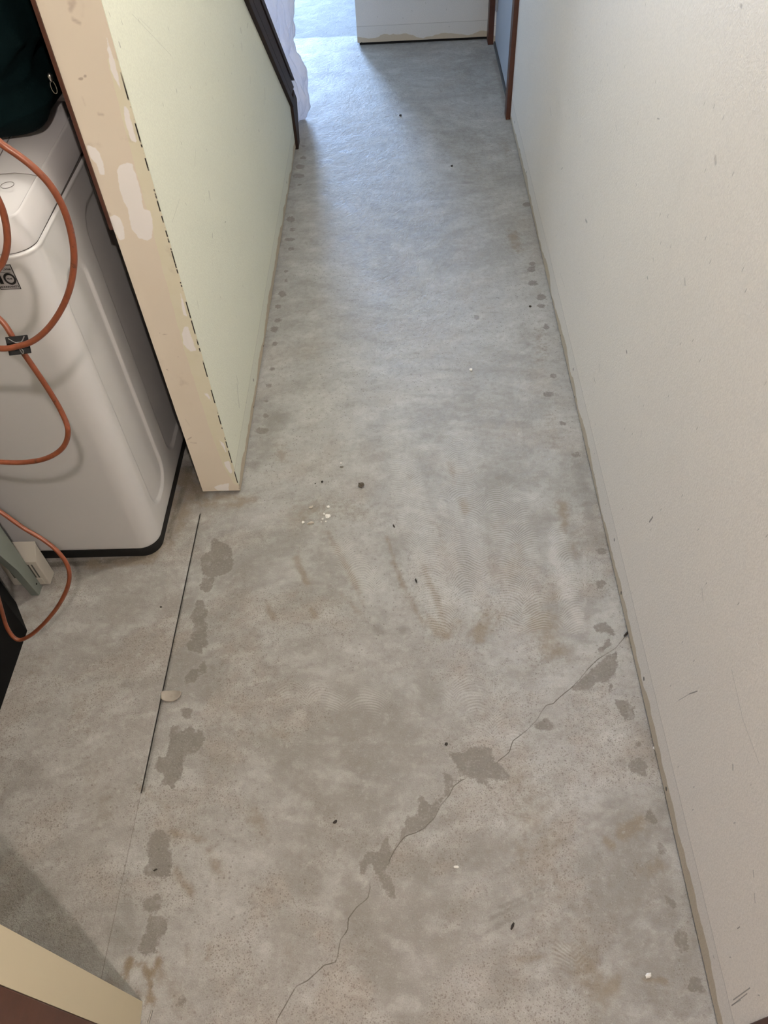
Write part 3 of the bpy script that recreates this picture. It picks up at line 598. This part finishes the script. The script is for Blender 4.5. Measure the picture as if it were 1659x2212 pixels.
# warranty sticker
def front_y(z): return wy0 + .020 * z / .86
lz0, lz1 = None, None
br_ = on(47, 624, 1, front_y(.81)); tr_ = on(22, 571, 1, front_y(.86)); bl_ = on(4, 629, 1, front_y(.81))
lx1 = (br_[0] + tr_[0]) / 2; lx0 = lx1 - (br_[0] - bl_[0]); lz0 = br_[2]; lz1 = tr_[2]
slf = math.atan(.020 / .86); MST = simple('silver_grey_sticker', (.36, .34, .34), .35, var=.03); MBK = simple('black_print', (.012, .010, .010), .5)
def plate(name, x0, x1, z0, z1, off, mat):
    bm = bmesh.new(); v = [bm.verts.new((x, front_y(z) - off, z)) for x, z in ((x0, z0), (x1, z0), (x1, z1), (x0, z1))]
    w = [bm.verts.new((a.co.x, a.co.y + .0004, a.co.z)) for a in v]; bm.faces.new(v); bm.faces.new(w[::-1])
    for i in range(4): bm.faces.new([v[i], w[i], w[(i + 1) % 4], v[(i + 1) % 4]])
    return from_bm(name, bm, mat)
bd = plate('warranty_sticker', lx0, lx1, lz0, lz1, .0005, MBK); bw = .0015
bd['label'] = 'grey warranty sticker with black border'
fc = plate('sticker_face', lx0 + bw, lx1 - bw, lz0 + bw, lz1 - bw, .0008, MST)
lw, lh = lx1 - lx0, lz1 - lz0
def text(s, cx_, cz_, size, sx=1.0, name='printed_text', bold=0):
    c = bpy.data.curves.new('t', 'FONT'); c.body = s; c.align_x = 'CENTER'; c.align_y = 'CENTER'; c.size = size; c.extrude = .00006; c.offset = bold
    o = bpy.data.objects.new('t', c); COL.objects.link(o); bpy.context.view_layer.update()
    me = bpy.data.meshes.new_from_object(o.evaluated_get(bpy.context.evaluated_depsgraph_get())); bpy.data.objects.remove(o)
    me.transform(Matrix.Translation((cx_, front_y(cz_) - .0010, cz_)) @ Matrix.Rotation(math.pi / 2, 4, 'X') @ Matrix.Diagonal((sx, 1, 1, 1)))
    return link(name, me, MBK)
cxl = (lx0 + lx1) / 2
t1 = text('Direct Drive', cxl, lz1 - lh * .175, .0062, 1.0, bold=.00012); t0 = text('. . . .', cxl, lz1 - lh * .26, .0045); t2 = text('WARRANTY', cxl, lz0 + lh * .115, .0052, 1.25, bold=.00012); t3 = text('YEAR', lx0 + lw * .68, lz0 + lh * .44, .0042, 1.0, bold=.00015)
t4 = text('1', lx0 + lw * .22, lz0 + lh * .44, .030, 1.2, 'number_one', bold=.0012)
rz = lz0 + lh * .44; rx = lx0 + lw * .68; bm = bmesh.new(); R1, R2 = lw * .285, lw * .185; n = 40
vi = [bm.verts.new((rx + R1 * 1.0 * math.cos(a), front_y(rz) - .0011, rz + R1 * 1.1 * math.sin(a))) for a in [2 * math.pi * k / n for k in range(n)]]
vj = [bm.verts.new((rx + R2 * math.cos(a), front_y(rz) - .0011, rz + R2 * 1.1 * math.sin(a))) for a in [2 * math.pi * k / n for k in range(n)]]
for k in range(n): bm.faces.new([vi[k], vi[(k + 1) % n], vj[(k + 1) % n], vj[k]])
for v in vi + vj: v.co.y = front_y(v.co.z) - .0011
t5 = from_bm('number_zero_ring', bm, MBK)
bm = bmesh.new(); ln = plate('printed_rule', lx0 + .004, lx1 - .006, lz1 - lh * .305, lz1 - lh * .295, .0010, MBK); bm.free()
adopt(wm, [bd]);
for t in (fc, t0, t1, t2, t3, t4, t5, ln): t.parent = bd; t.matrix_parent_inverse = bd.matrix_world.inverted()
bpy.context.view_layer.update()
for t in (fc, t0, t1, t2, t3, t4, t5, ln): t.matrix_parent_inverse = bd.matrix_world.inverted()

# ------------------------------------------------------------------ dark green bag on the washer
N = NT('dark_green_canvas', .9, .08); N.col(N.mix(N.noise(30, 4), (.0008, .0040, .0046), (.0022, .0110, .0122))); N.bump(N.noise(500, 2), .0006, .4); MBAG = N.m
bc = Vector((-1.065, 1.625, 1.15)); hs = Vector((.463, .215, .215)); nu, nv = 200, 120
us = np.linspace(0, 2 * math.pi, nu); vs = np.linspace(-math.pi / 2, math.pi / 2, nv)
def se(a, e): return np.sign(a) * np.abs(a) ** e
Ug, Vg = np.meshgrid(us, vs)
BX = se(np.cos(Vg), .32) * se(np.cos(Ug), .35); BY = se(np.cos(Vg), .32) * se(np.sin(Ug), .35); BZ = se(np.sin(Vg), .5)
pts = np.stack([bc.x + hs.x * BX, bc.y + hs.y * BY, bc.z + hs.z * BZ], -1)
for i in range(nv):
    for j in range(nu):
        p = Vector(pts[i, j]); q = Vector((p.x * 2.2 + p.z * 2.6, p.y * 3, p.z * 7 - p.x * 2.5))
        r = 1 - abs(noise.noise(q)) * 2; r2 = 1 - abs(noise.noise(q * 2.3 + Vector((5, 1, 2)))) * 2
        d = (p - bc); d.normalize(); k = (r * .045 + r2 * .018 - .045); p += d * k
        p.z = max(p.z, 1.034 if p.y > 1.64 else topz(p.y) + .003); pts[i, j] = p
bg = grid('body', us, vs, lambda u, v: (pts[..., 0], pts[..., 1], pts[..., 2]), MBAG)
for p in bg.data.polygons: p.use_smooth = True
tree = BVHTree.FromPolygons([Vector(v) for v in pts.reshape(-1, 3)], [tuple(p.vertices) for p in bg.data.polygons])
bag = empty('fabric_bag', (bc.x, bc.y, .96)); tag(bag, 'dark green fabric bag with metal zip pull on top of the washer', 'bag')
def hit(px, py):
    d = Vector(ray(px, py)).normalized(); h, nn, _, _ = tree.ray_cast(Vector(CAM), d); 
    if h is None: h = Vector(on(px, py, 1, 1.46))
    return h - d * .012
MZ = simple('zip_metal', (.55, .52, .48), .3, 1.0)
zy = hit(96, 182).y - .004; a0, a1, a2 = (Vector(on(x, y, 1, zy)) for x, y in ((107, 163), (117, 188), (121, 203))); ex = Vector(RC[:, 0]); ax_ = (a2 - a0).normalized()
bm = bmesh.new(); L = (a2 - a0).length
loop = []
for k in range(28):
    a = 2 * math.pi * k / 28; w_ = .0052; cyy = L * .62 + L * .36 * math.cos(a); loop.append(a0 + ax_ * cyy + ex * (w_ * math.sin(a)) * (0.75 + .25 * (cyy / L)))
tube_bm(bm, loop, .0007, 6, True)
zl = from_bm('zip_ring', bm, MZ)
bm = bmesh.new(); tube_bm(bm, [a0 - ax_ * .004, a0, a0 + ax_ * .006, a0 + ax_ * .011], [.0025, .0048, .0042, .002], 10); zs = from_bm('zip_slider', bm, MZ, None, True)
b0 = hit(80, 20); bm = bmesh.new(); tube_bm(bm, [b0 + ex * .003, b0, b0 + Vector((-.003, 0, -.004)), b0 + Vector((-.004, 0, -.010))], [.0022, .0028, .0012, .0008], 8); z2 = from_bm('zip_slider', bm, MZ, None, True)
adopt(bag, [bg, zl, zs, z2])

# ------------------------------------------------------------------ orange cord with tie
N = NT('orange_rubber_sheath', .38, .5)
c = N.mix(N.noise(60, 4, .6, vec=N.vm('MULTIPLY', N.pos(), (1, 1, .3)), dist=2), (.11, .028, .012), (.27, .078, .034)); c = N.mix(N.step(N.noise(45, 4, .7, dist=1), .58, .7), c, (.065, .022, .012)); N.col(c); N.bump(N.noise(120, 3), .0006, .5); MCO = N.m
yc = .80
def cp(x, y, d=yc): return tuple(on(x, y, 1, d))
path = [(-.55, .74, 1.62), (-.58, .78, 1.50), cp(-110, 200), cp(-50, 262), cp(0, 308), cp(40, 336), cp(75, 364), cp(110, 402), cp(137, 450), cp(154, 505), cp(160, 560), cp(153, 615), cp(134, 665), cp(105, 708), cp(72, 736), cp(38, 748), cp(0, 753), cp(-80, 745, .81), cp(-150, 700, .83), cp(-130, 650, .84), cp(-60, 655, .84), cp(0, 690, .83), cp(35, 740, .82), cp(70, 790, .82), cp(105, 842, .82), cp(133, 890, .82), cp(147, 930, .81), cp(137, 965, .81), cp(105, 988, .81), cp(60, 998, .82), cp(0, 998, .82), cp(-90, 990, .83), cp(-160, 1030, .85), cp(-110, 1060, .86), cp(-50, 1075, .86), cp(0, 1105, .85), cp(50, 1140, .84), cp(95, 1167, .83), cp(128, 1195, .82), cp(148, 1228, .81), cp(147, 1265, .80), cp(125, 1310, .79), cp(92, 1350, .78), cp(60, 1376, .78), cp(36, 1381, .78), cp(15, 1355, .79), cp(0, 1305, .80), cp(-20, 1240, .80), cp(-90, 1100, .80), cp(-140, 900, .79), cp(-130, 760, .79)]
bm = bmesh.new(); tube_bm(bm, catmull(path, 10), .0039, 12); c1 = from_bm('coiled_cord', bm, MCO, None, True)
path2 = [cp(-130, 760, .79), cp(-110, 620, .79), cp(-90, 480, .79), cp(-60, 400, .79), cp(-25, 400, .79), cp(0, 440, .79), cp(12, 480, .79), cp(16, 520, .79), cp(11, 552, .79), cp(-2, 578, .79), cp(-30, 600, .80), cp(-120, 560, .80), cp(-150, 300, .79), (-.60, .76, 1.50), (-.57, .74, 1.62)]
bm = bmesh.new(); tube_bm(bm, catmull(path2, 10), .0039, 12); c2 = from_bm('inner_coil', bm, MCO, None, True)
hk = empty('extension_cord', (-.56, .74, 1.62)); tag(hk, 'orange brown extension cord hanging in loops in front of the washer', 'cord')
tc = Vector(cp(40, 747, .808)); MTIE = simple('black_plastic_tie', (.004, .004, .004), .6, spec=.15)
bm = bmesh.new(); box_bm(bm, -.0135, .0135, -.0012, .0012, .0035, .0125, .0008); box_bm(bm, -.0125, .0125, -.0012, .0012, -.0110, -.0035, .0008); box_bm(bm, -.0135, .0135, .0035, .0055, -.0110, .0125, .0006)
tie = from_bm('tie_clip', bm, MTIE); vd = (Vector(CAM) - tc).normalized()
rot = vd.to_track_quat('-Y', 'Z').to_matrix().to_4x4() if False else None
zax = Vector(RC[:, 1]); zax = (zax - vd * zax.dot(vd)).normalized(); xax = (-vd).cross(zax) * 1.0
Mx = Matrix((( xax.x, -vd.x, zax.x, tc.x), (xax.y, -vd.y, zax.y, tc.y), (xax.z, -vd.z, zax.z, tc.z), (0, 0, 0, 1))) @ Matrix.Rotation(math.radians(-12), 4, 'Y')
tie.data.transform(Mx)
bm = bmesh.new()
for pth in ([(-.010, -.004, .010), (-.004, -.0058, .005), (0, -.0062, .004), (.005, -.0058, .005), (.009, -.004, .011)], [(0, -.0062, .005), (.0005, -.0068, -.001), (.004, -.006, -.007), (.003, -.005, -.0105), (.001, -.006, -.0065), (-.0005, -.0066, 0), (0, -.0062, .004)]):
    tube_bm(bm, catmull(pth, 5), .0008, 6)
wire = from_bm('twist_wire', bm, simple('grey_twist_wire', (.12, .115, .11), .4), None, True); wire.data.transform(Mx)
adopt(hk, [c1, c2, tie, wire])
hookm = bmesh.new(); tube_bm(hookm, [(-.505, .2125, 1.66), (-.53, .30, 1.66), (-.56, .50, 1.64), (-.57, .74, 1.625), (-.57, .76, 1.635)], .004, 8)
tag(from_bm('wall_hook', hookm, simple('hook_steel', (.4, .4, .4), .4, 1.0), None, True), 'long steel hook the cord hangs from, above the frame', 'hook')

# ------------------------------------------------------------------ laundry tub leg, bin, vented box
MLEG = simple('grey_green_powder_coat', (.20, .225, .20), .5, var=.05)
tub = empty('laundry_tub_stand', (-1.2, .95, 0)); tag(tub, 'grey green metal leg of a laundry tub stand at the left edge', 'laundry tub')
def leg(y0, s, x0=-.966, x1=-.946): 
    return prism('leg', [(y0 + s * -.000, 0), (y0 - s * .006, .004), (y0 - s * .026, .0), (y0 - s * .038, .126), (y0 - s * .056, .211), (y0 - s * .085, .38), (y0 - s * .095, .80), (y0 - s * .004, .80), (y0 + s * .000, .006)] if False else
                 [(y0, .0), (y0 - s * .007, .80), (y0 - s * .10, .80), (y0 - s * .085, .38), (y0 - s * .057, .211), (y0 - s * .039, .126), (y0 - s * .027, .0)], 0, x0, x1, MLEG, bevel=.001)
lg1 = leg(1.115, 1); lg2 = leg(.44, -1); lg3 = leg(1.115, 1, -1.45, -1.43); lg4 = leg(.44, -1, -1.45, -1.43)
hb = bmesh.new(); tube_bm(hb, [(-.9475, 1.103, .030), (-.9452, 1.103, .030)], .0026, 10); hole = from_bm('bolt_hole', hb, MBLK)
basin = prism('basin', [(-1.47, .80), (-1.40, .62), (-1.02, .62), (-.935, .80), (-.935, .88), (-1.47, .88)], 1, .42, 1.13, MLEG, bevel=.004)
adopt(tub, [lg1, lg2, lg3, lg4, basin, hole])
MBIN = simple('black_plastic', (.004, .004, .004), .7, spec=.1)
bn = bmesh.new()
foot = [(-.9455, .60), (-.9455, .985), (-.999, 1.068), (-1.38, 1.105), (-1.38, .60)]
topp = foot
Aa = [bn.verts.new((x, y, .001)) for x, y in foot]; Bb = [bn.verts.new((x, y, .42)) for x, y in topp]; Cc = [bn.verts.new((x * .985 + -1.16 * .015, y * .985 + .82 * .015, .42)) for x, y in topp]; Dd = [bn.verts.new((v.co.x, v.co.y, .02)) for v in Cc]
for a, b in ((Aa, Bb), (Bb, Cc), (Cc, Dd)):
    for i in range(5): bn.faces.new([a[i], a[(i + 1) % 5], b[(i + 1) % 5], b[i]])
bn.faces.new(Aa[::-1]); bn.faces.new(Dd)
tag(from_bm('storage_bin', bn, MBIN), 'matt black plastic bin at the left edge in front of the washer', 'bin')
# vented box
MVB = simple('ivory_plastic', (.52, .49, .43), .5, var=.03); MVD = simple('dark_slot', (.10, .095, .085), .7)
vb = empty('vented_plastic_box', (-.965, 1.137, 0)); tag(vb, 'small ivory plastic box with vertical slots behind the grey green leg', 'vent box')
bb = prism('shell', [(1.120, .002), (1.157, .002), (1.157, .132), (1.120, .098)], 0, -1.02, -.925, MVB, bevel=.0025)
rimb = prism('top_rim', [(1.1195, .096), (1.1575, .1305), (1.1575, .1335), (1.1195, .0995)], 0, -1.0205, -.9245, MVB, bevel=.0008)
sl = []
for k in range(8):
    x = -1.005 + k * .009; sl.append(box('slot', x, x + .0032, 1.1188, 1.1212, .035, .088, MVD))
pan = box('lower_panel', -1.012, -.936, 1.1180, 1.1205, .008, .030, MVB, bevel=.0008)
adopt(vb, [bb, rimb, pan] + sl)

# ------------------------------------------------------------------ debris on the floor
MPL = simple('plaster_crumb', (.85, .83, .78), .8, var=.05, scale=80); MDB = simple('dark_grit', (.035, .028, .022), .8, var=.3, scale=100)
def crumb(name, px, py, s, mat, label, cat='debris', flat=.6, seed=0, stretch=(1, 1), ang=0):
    p = fl(px, py); bm = bmesh.new(); bmesh.ops.create_icosphere(bm, subdivisions=2, radius=1.0); R = random.Random(seed)
    off = Vector((R.random() * 9, R.random() * 9, R.random() * 9))
    ca, sa = math.cos(ang), math.sin(ang)
    for v in bm.verts:
        k = 1 + .55 * noise.noise(v.co * 1.6 + off); c_ = v.co * k; x, y = c_.x * s * stretch[0], c_.y * s * stretch[1]
        v.co = Vector((x * ca - y * sa, x * sa + y * ca, c_.z * s * flat))
    zmin = min(v.co.z for v in bm.verts)
    for v in bm.verts: v.co.z -= zmin
    o = from_bm(name, bm, mat); o.location = (p[0], p[1], .0002); tag(o, label, cat); return o
crumb('plaster_chip', 708, 1116, .0075, MPL, 'largest white plaster chip in the scatter on the floor', seed=1, flat=.35)
for i, (x, y, s, wd) in enumerate([(697, 1122, .0028, 'just below left of'), (704, 1127, .0024, 'directly below'), (694, 1128, .0018, 'farthest below left of'), (700, 1111, .0030, 'above left of')]):
    o = crumb('plaster_crumb', x, y, s, MPL, 'tiny white plaster crumb ' + wd + ' the largest white chip', seed=i + 5); o['group'] = 'tiny crumbs around the white chip'
crumb('plaster_chip', 709, 1096, .0045, MPL, 'round white plaster crumb just above the largest chip', seed=11)
crumb('plaster_chip', 655, 1130, .0040, MPL, 'small white crumb at the left of the scatter', seed=12)
crumb('plaster_chip', 672, 1097, .0045, simple('beige_chip', (.55, .50, .43), .8), 'small beige chip at the upper left of the scatter', seed=13, stretch=(1.5, .7), ang=.5)
crumb('plaster_chip', 672, 1132, .0060, simple('tan_flake', (.60, .54, .46), .8), 'curled tan flake at the bottom of the scatter', seed=14, stretch=(1.5, .5), flat=.7, ang=.2)
crumb('dirt_clump', 780, 1050, .0085, simple('brown_grit', (.12, .10, .075), .9, var=.7, scale=300), 'dark crumbly dirt clump right of the white chips', seed=15, flat=.6)
crumb('grit_speck', 696, 1042, .0035, MDB, 'square black speck above the scatter of chips', seed=16)
crumb('grit_speck', 681, 1045, .0018, MDB, 'tiny black dot left of the square black speck', seed=17)
crumb('grit_speck', 738, 1010, .0042, simple('grey_grit', (.16, .15, .13), .8), 'small grey rectangular bit near the partition corner', seed=18, stretch=(1.2, .6))
crumb('plaster_chip', 737, 1002, .0030, MPL, 'tiny white crumb above the grey rectangular bit', seed=19)
crumb('grit_speck', 851, 1138, .0042, MDB, 'black splinter right of the dirt clump', seed=20, stretch=(.5, 1.4), ang=.4)
crumb('grit_speck', 899, 1256, .0046, MDB, 'black splinter lying in a brown grinder streak', seed=21, stretch=(.45, 1.4), ang=.3)
crumb('grit_speck', 724, 1776, .0042, MDB, 'dark curled speck in the middle of the near floor', seed=22, stretch=(1.2, .7), ang=.6)
crumb('grit_speck', 1107, 2001, .0045, MDB, 'dark splinter under the four grey scrape lines', seed=23, stretch=(.5, 1.6), ang=-.5)
crumb('plaster_chip', 1400, 2108, .0046, MPL, 'white plaster chip near the bottom right wall', seed=24, stretch=(1.3, .8), ang=.5)
crumb('plaster_chip', 1413, 1617, .0034, MPL, 'white plaster crumb against the foot of the right wall', seed=25)
crumb('grit_speck', 336, 1880, .0034, MDB, 'dark comma shaped speck on the grey oblong patch', seed=26, stretch=(1.3, .5), ang=.5)
crumb('plaster_chip', 1017, 800, .0048, MPL, 'single white crumb in the middle of the hallway floor', seed=27)
crumb('grit_speck', 1145, 663, .0042, MDB, 'black dot beside oval marks by the right wall', seed=28)
crumb('grit_speck', 976, 360, .0052, MDB, 'black dot in the shaded far part of the floor', seed=29)
crumb('grit_speck', 865, 251, .0060, MDB, 'black dot on the edge of the far shadow', seed=30)
crumb('grit_speck', 964, 1608, .0034, MDB, 'dark pinhole speck above the grey patch on the crack', seed=31)
crumb('plaster_chip', 985, 1873, .0028, MPL, 'pair of pin size white grains on the near floor', seed=32, stretch=(1.8, .8))
crumb('grit_speck', 348, 1312, .0026, MDB, 'small black dot left of the slab joint', seed=33)
crumb('grit_speck', 1352, 1372, .0075, MDB, 'black sliver of dirt where the crack meets the wall', seed=34, stretch=(.35, 1.4), ang=-.8)
# curled flake by the joint
fp = fl(370, 1505); bm = bmesh.new(); nr, na = 8, 24; V_ = []
for i in range(nr + 1):
    r = i / nr; row = []
    for j in range(na):
        a = 2 * math.pi * j / na; rx, ry = .0245 * (1 + .12 * math.sin(3 * a + 1)), .0155 * (1 + .10 * math.cos(2 * a))
        x, y = rx * r * math.cos(a), ry * r * math.sin(a); z = .0015 + 16 * x * x + 9 * max(0, -y) ** 1.0 * abs(y) * 1.6 + .0005 * noise.noise(Vector((x * 200, y * 200, 0)))
        row.append(bm.verts.new((x, y, z)))
    V_.append(row)
for i in range(nr):
    for j in range(na):
        q = [V_[i][j], V_[i][(j + 1) % na], V_[i + 1][(j + 1) % na], V_[i + 1][j]]
        if i == 0: pass
        bm.faces.new(q)
bmesh.ops.remove_doubles(bm, verts=bm.verts, dist=1e-5)
geo = bmesh.ops.solidify(bm, geom=list(bm.faces), thickness=.0022)
fk = from_bm('plaster_flake', bm, simple('buff_flake', (.37, .33, .28), .85, var=.22, scale=60), None, True); fk.location = (fp[0], fp[1], .0045); tag(fk, 'curled buff flake lying beside the dark slab joint', 'debris')
zm = min(v.co.z for v in fk.data.vertices); fk.location.z = -zm + .0004
# clear sliver at the near wall foot
a = fl(329, 2182); b = fl(321, 2212); bm = bmesh.new(); tube_bm(bm, [(a[0], a[1], .002), (b[0], b[1], .0025)], .0016, 6)
tag(from_bm('metal_strip', bm, simple('dull_metal', (.3, .28, .25), .35, .9)), 'thin metal strip on the floor at the near wall corner', 'strip')

# ------------------------------------------------------------------ hall lamp behind the camera
lp = empty('ceiling_light', (.25, -.42, 2.4)); tag(lp, 'plain ceiling lamp holder with bare bulb behind the viewer', 'lamp')
def lathe(name, prof, cx_, cy_, mat, n=24):
    bm = bmesh.new(); rs = [[bm.verts.new((cx_ + r * math.cos(2 * math.pi * k / n), cy_ + r * math.sin(2 * math.pi * k / n), z)) for k in range(n)] for r, z in prof]
    for A_, B_ in zip(rs[:-1], rs[1:]):
        for k in range(n): bm.faces.new([A_[k], A_[(k + 1) % n], B_[(k + 1) % n], B_[k]])
    bm.faces.new(rs[0]); bm.faces.new(rs[-1][::-1]); return from_bm(name, bm, mat, None, True)
def glow(name, colr, st):
    m = bpy.data.materials.new(name); m.use_nodes = True; e = m.node_tree.nodes.new('ShaderNodeEmission')
    e.inputs[0].default_value = colr; e.inputs[1].default_value = st
    m.node_tree.links.new(e.outputs[0], m.node_tree.nodes['Material Output'].inputs[0]); return m
def lamp(root, x, y, m, k=1.0, dz=0.0):
    rose = lathe('rose', [(.05, 2.3995), (.05, 2.385), (.022, 2.37), (.022, 2.345 - dz)], x, y, MC)
    bulb = lathe('bulb', [(r * k, 2.346 - dz - (2.346 - z) * k) for r, z in ((.014, 2.346), (.020, 2.335), (.030, 2.315), (.034, 2.295), (.030, 2.275), (.018, 2.262), (.004, 2.258))], x, y, m)
    adopt(root, [rose, bulb])
lamp(lp, .25, -.42, glow('bulb_glow', BULB_COL, BULB * 2.35), .62, .08)
fill_lp = empty('ceiling_light', (.0, 1.55, 2.4)); tag(fill_lp, 'added unseen fill lamp with bare bulb over the middle of the hallway', 'lamp')
lamp(fill_lp, .0, 1.55, glow('hall_fill_glow', HALL_FILL_COL, HALL_FILL))  # lamp added to brighten the hallway walls and floor
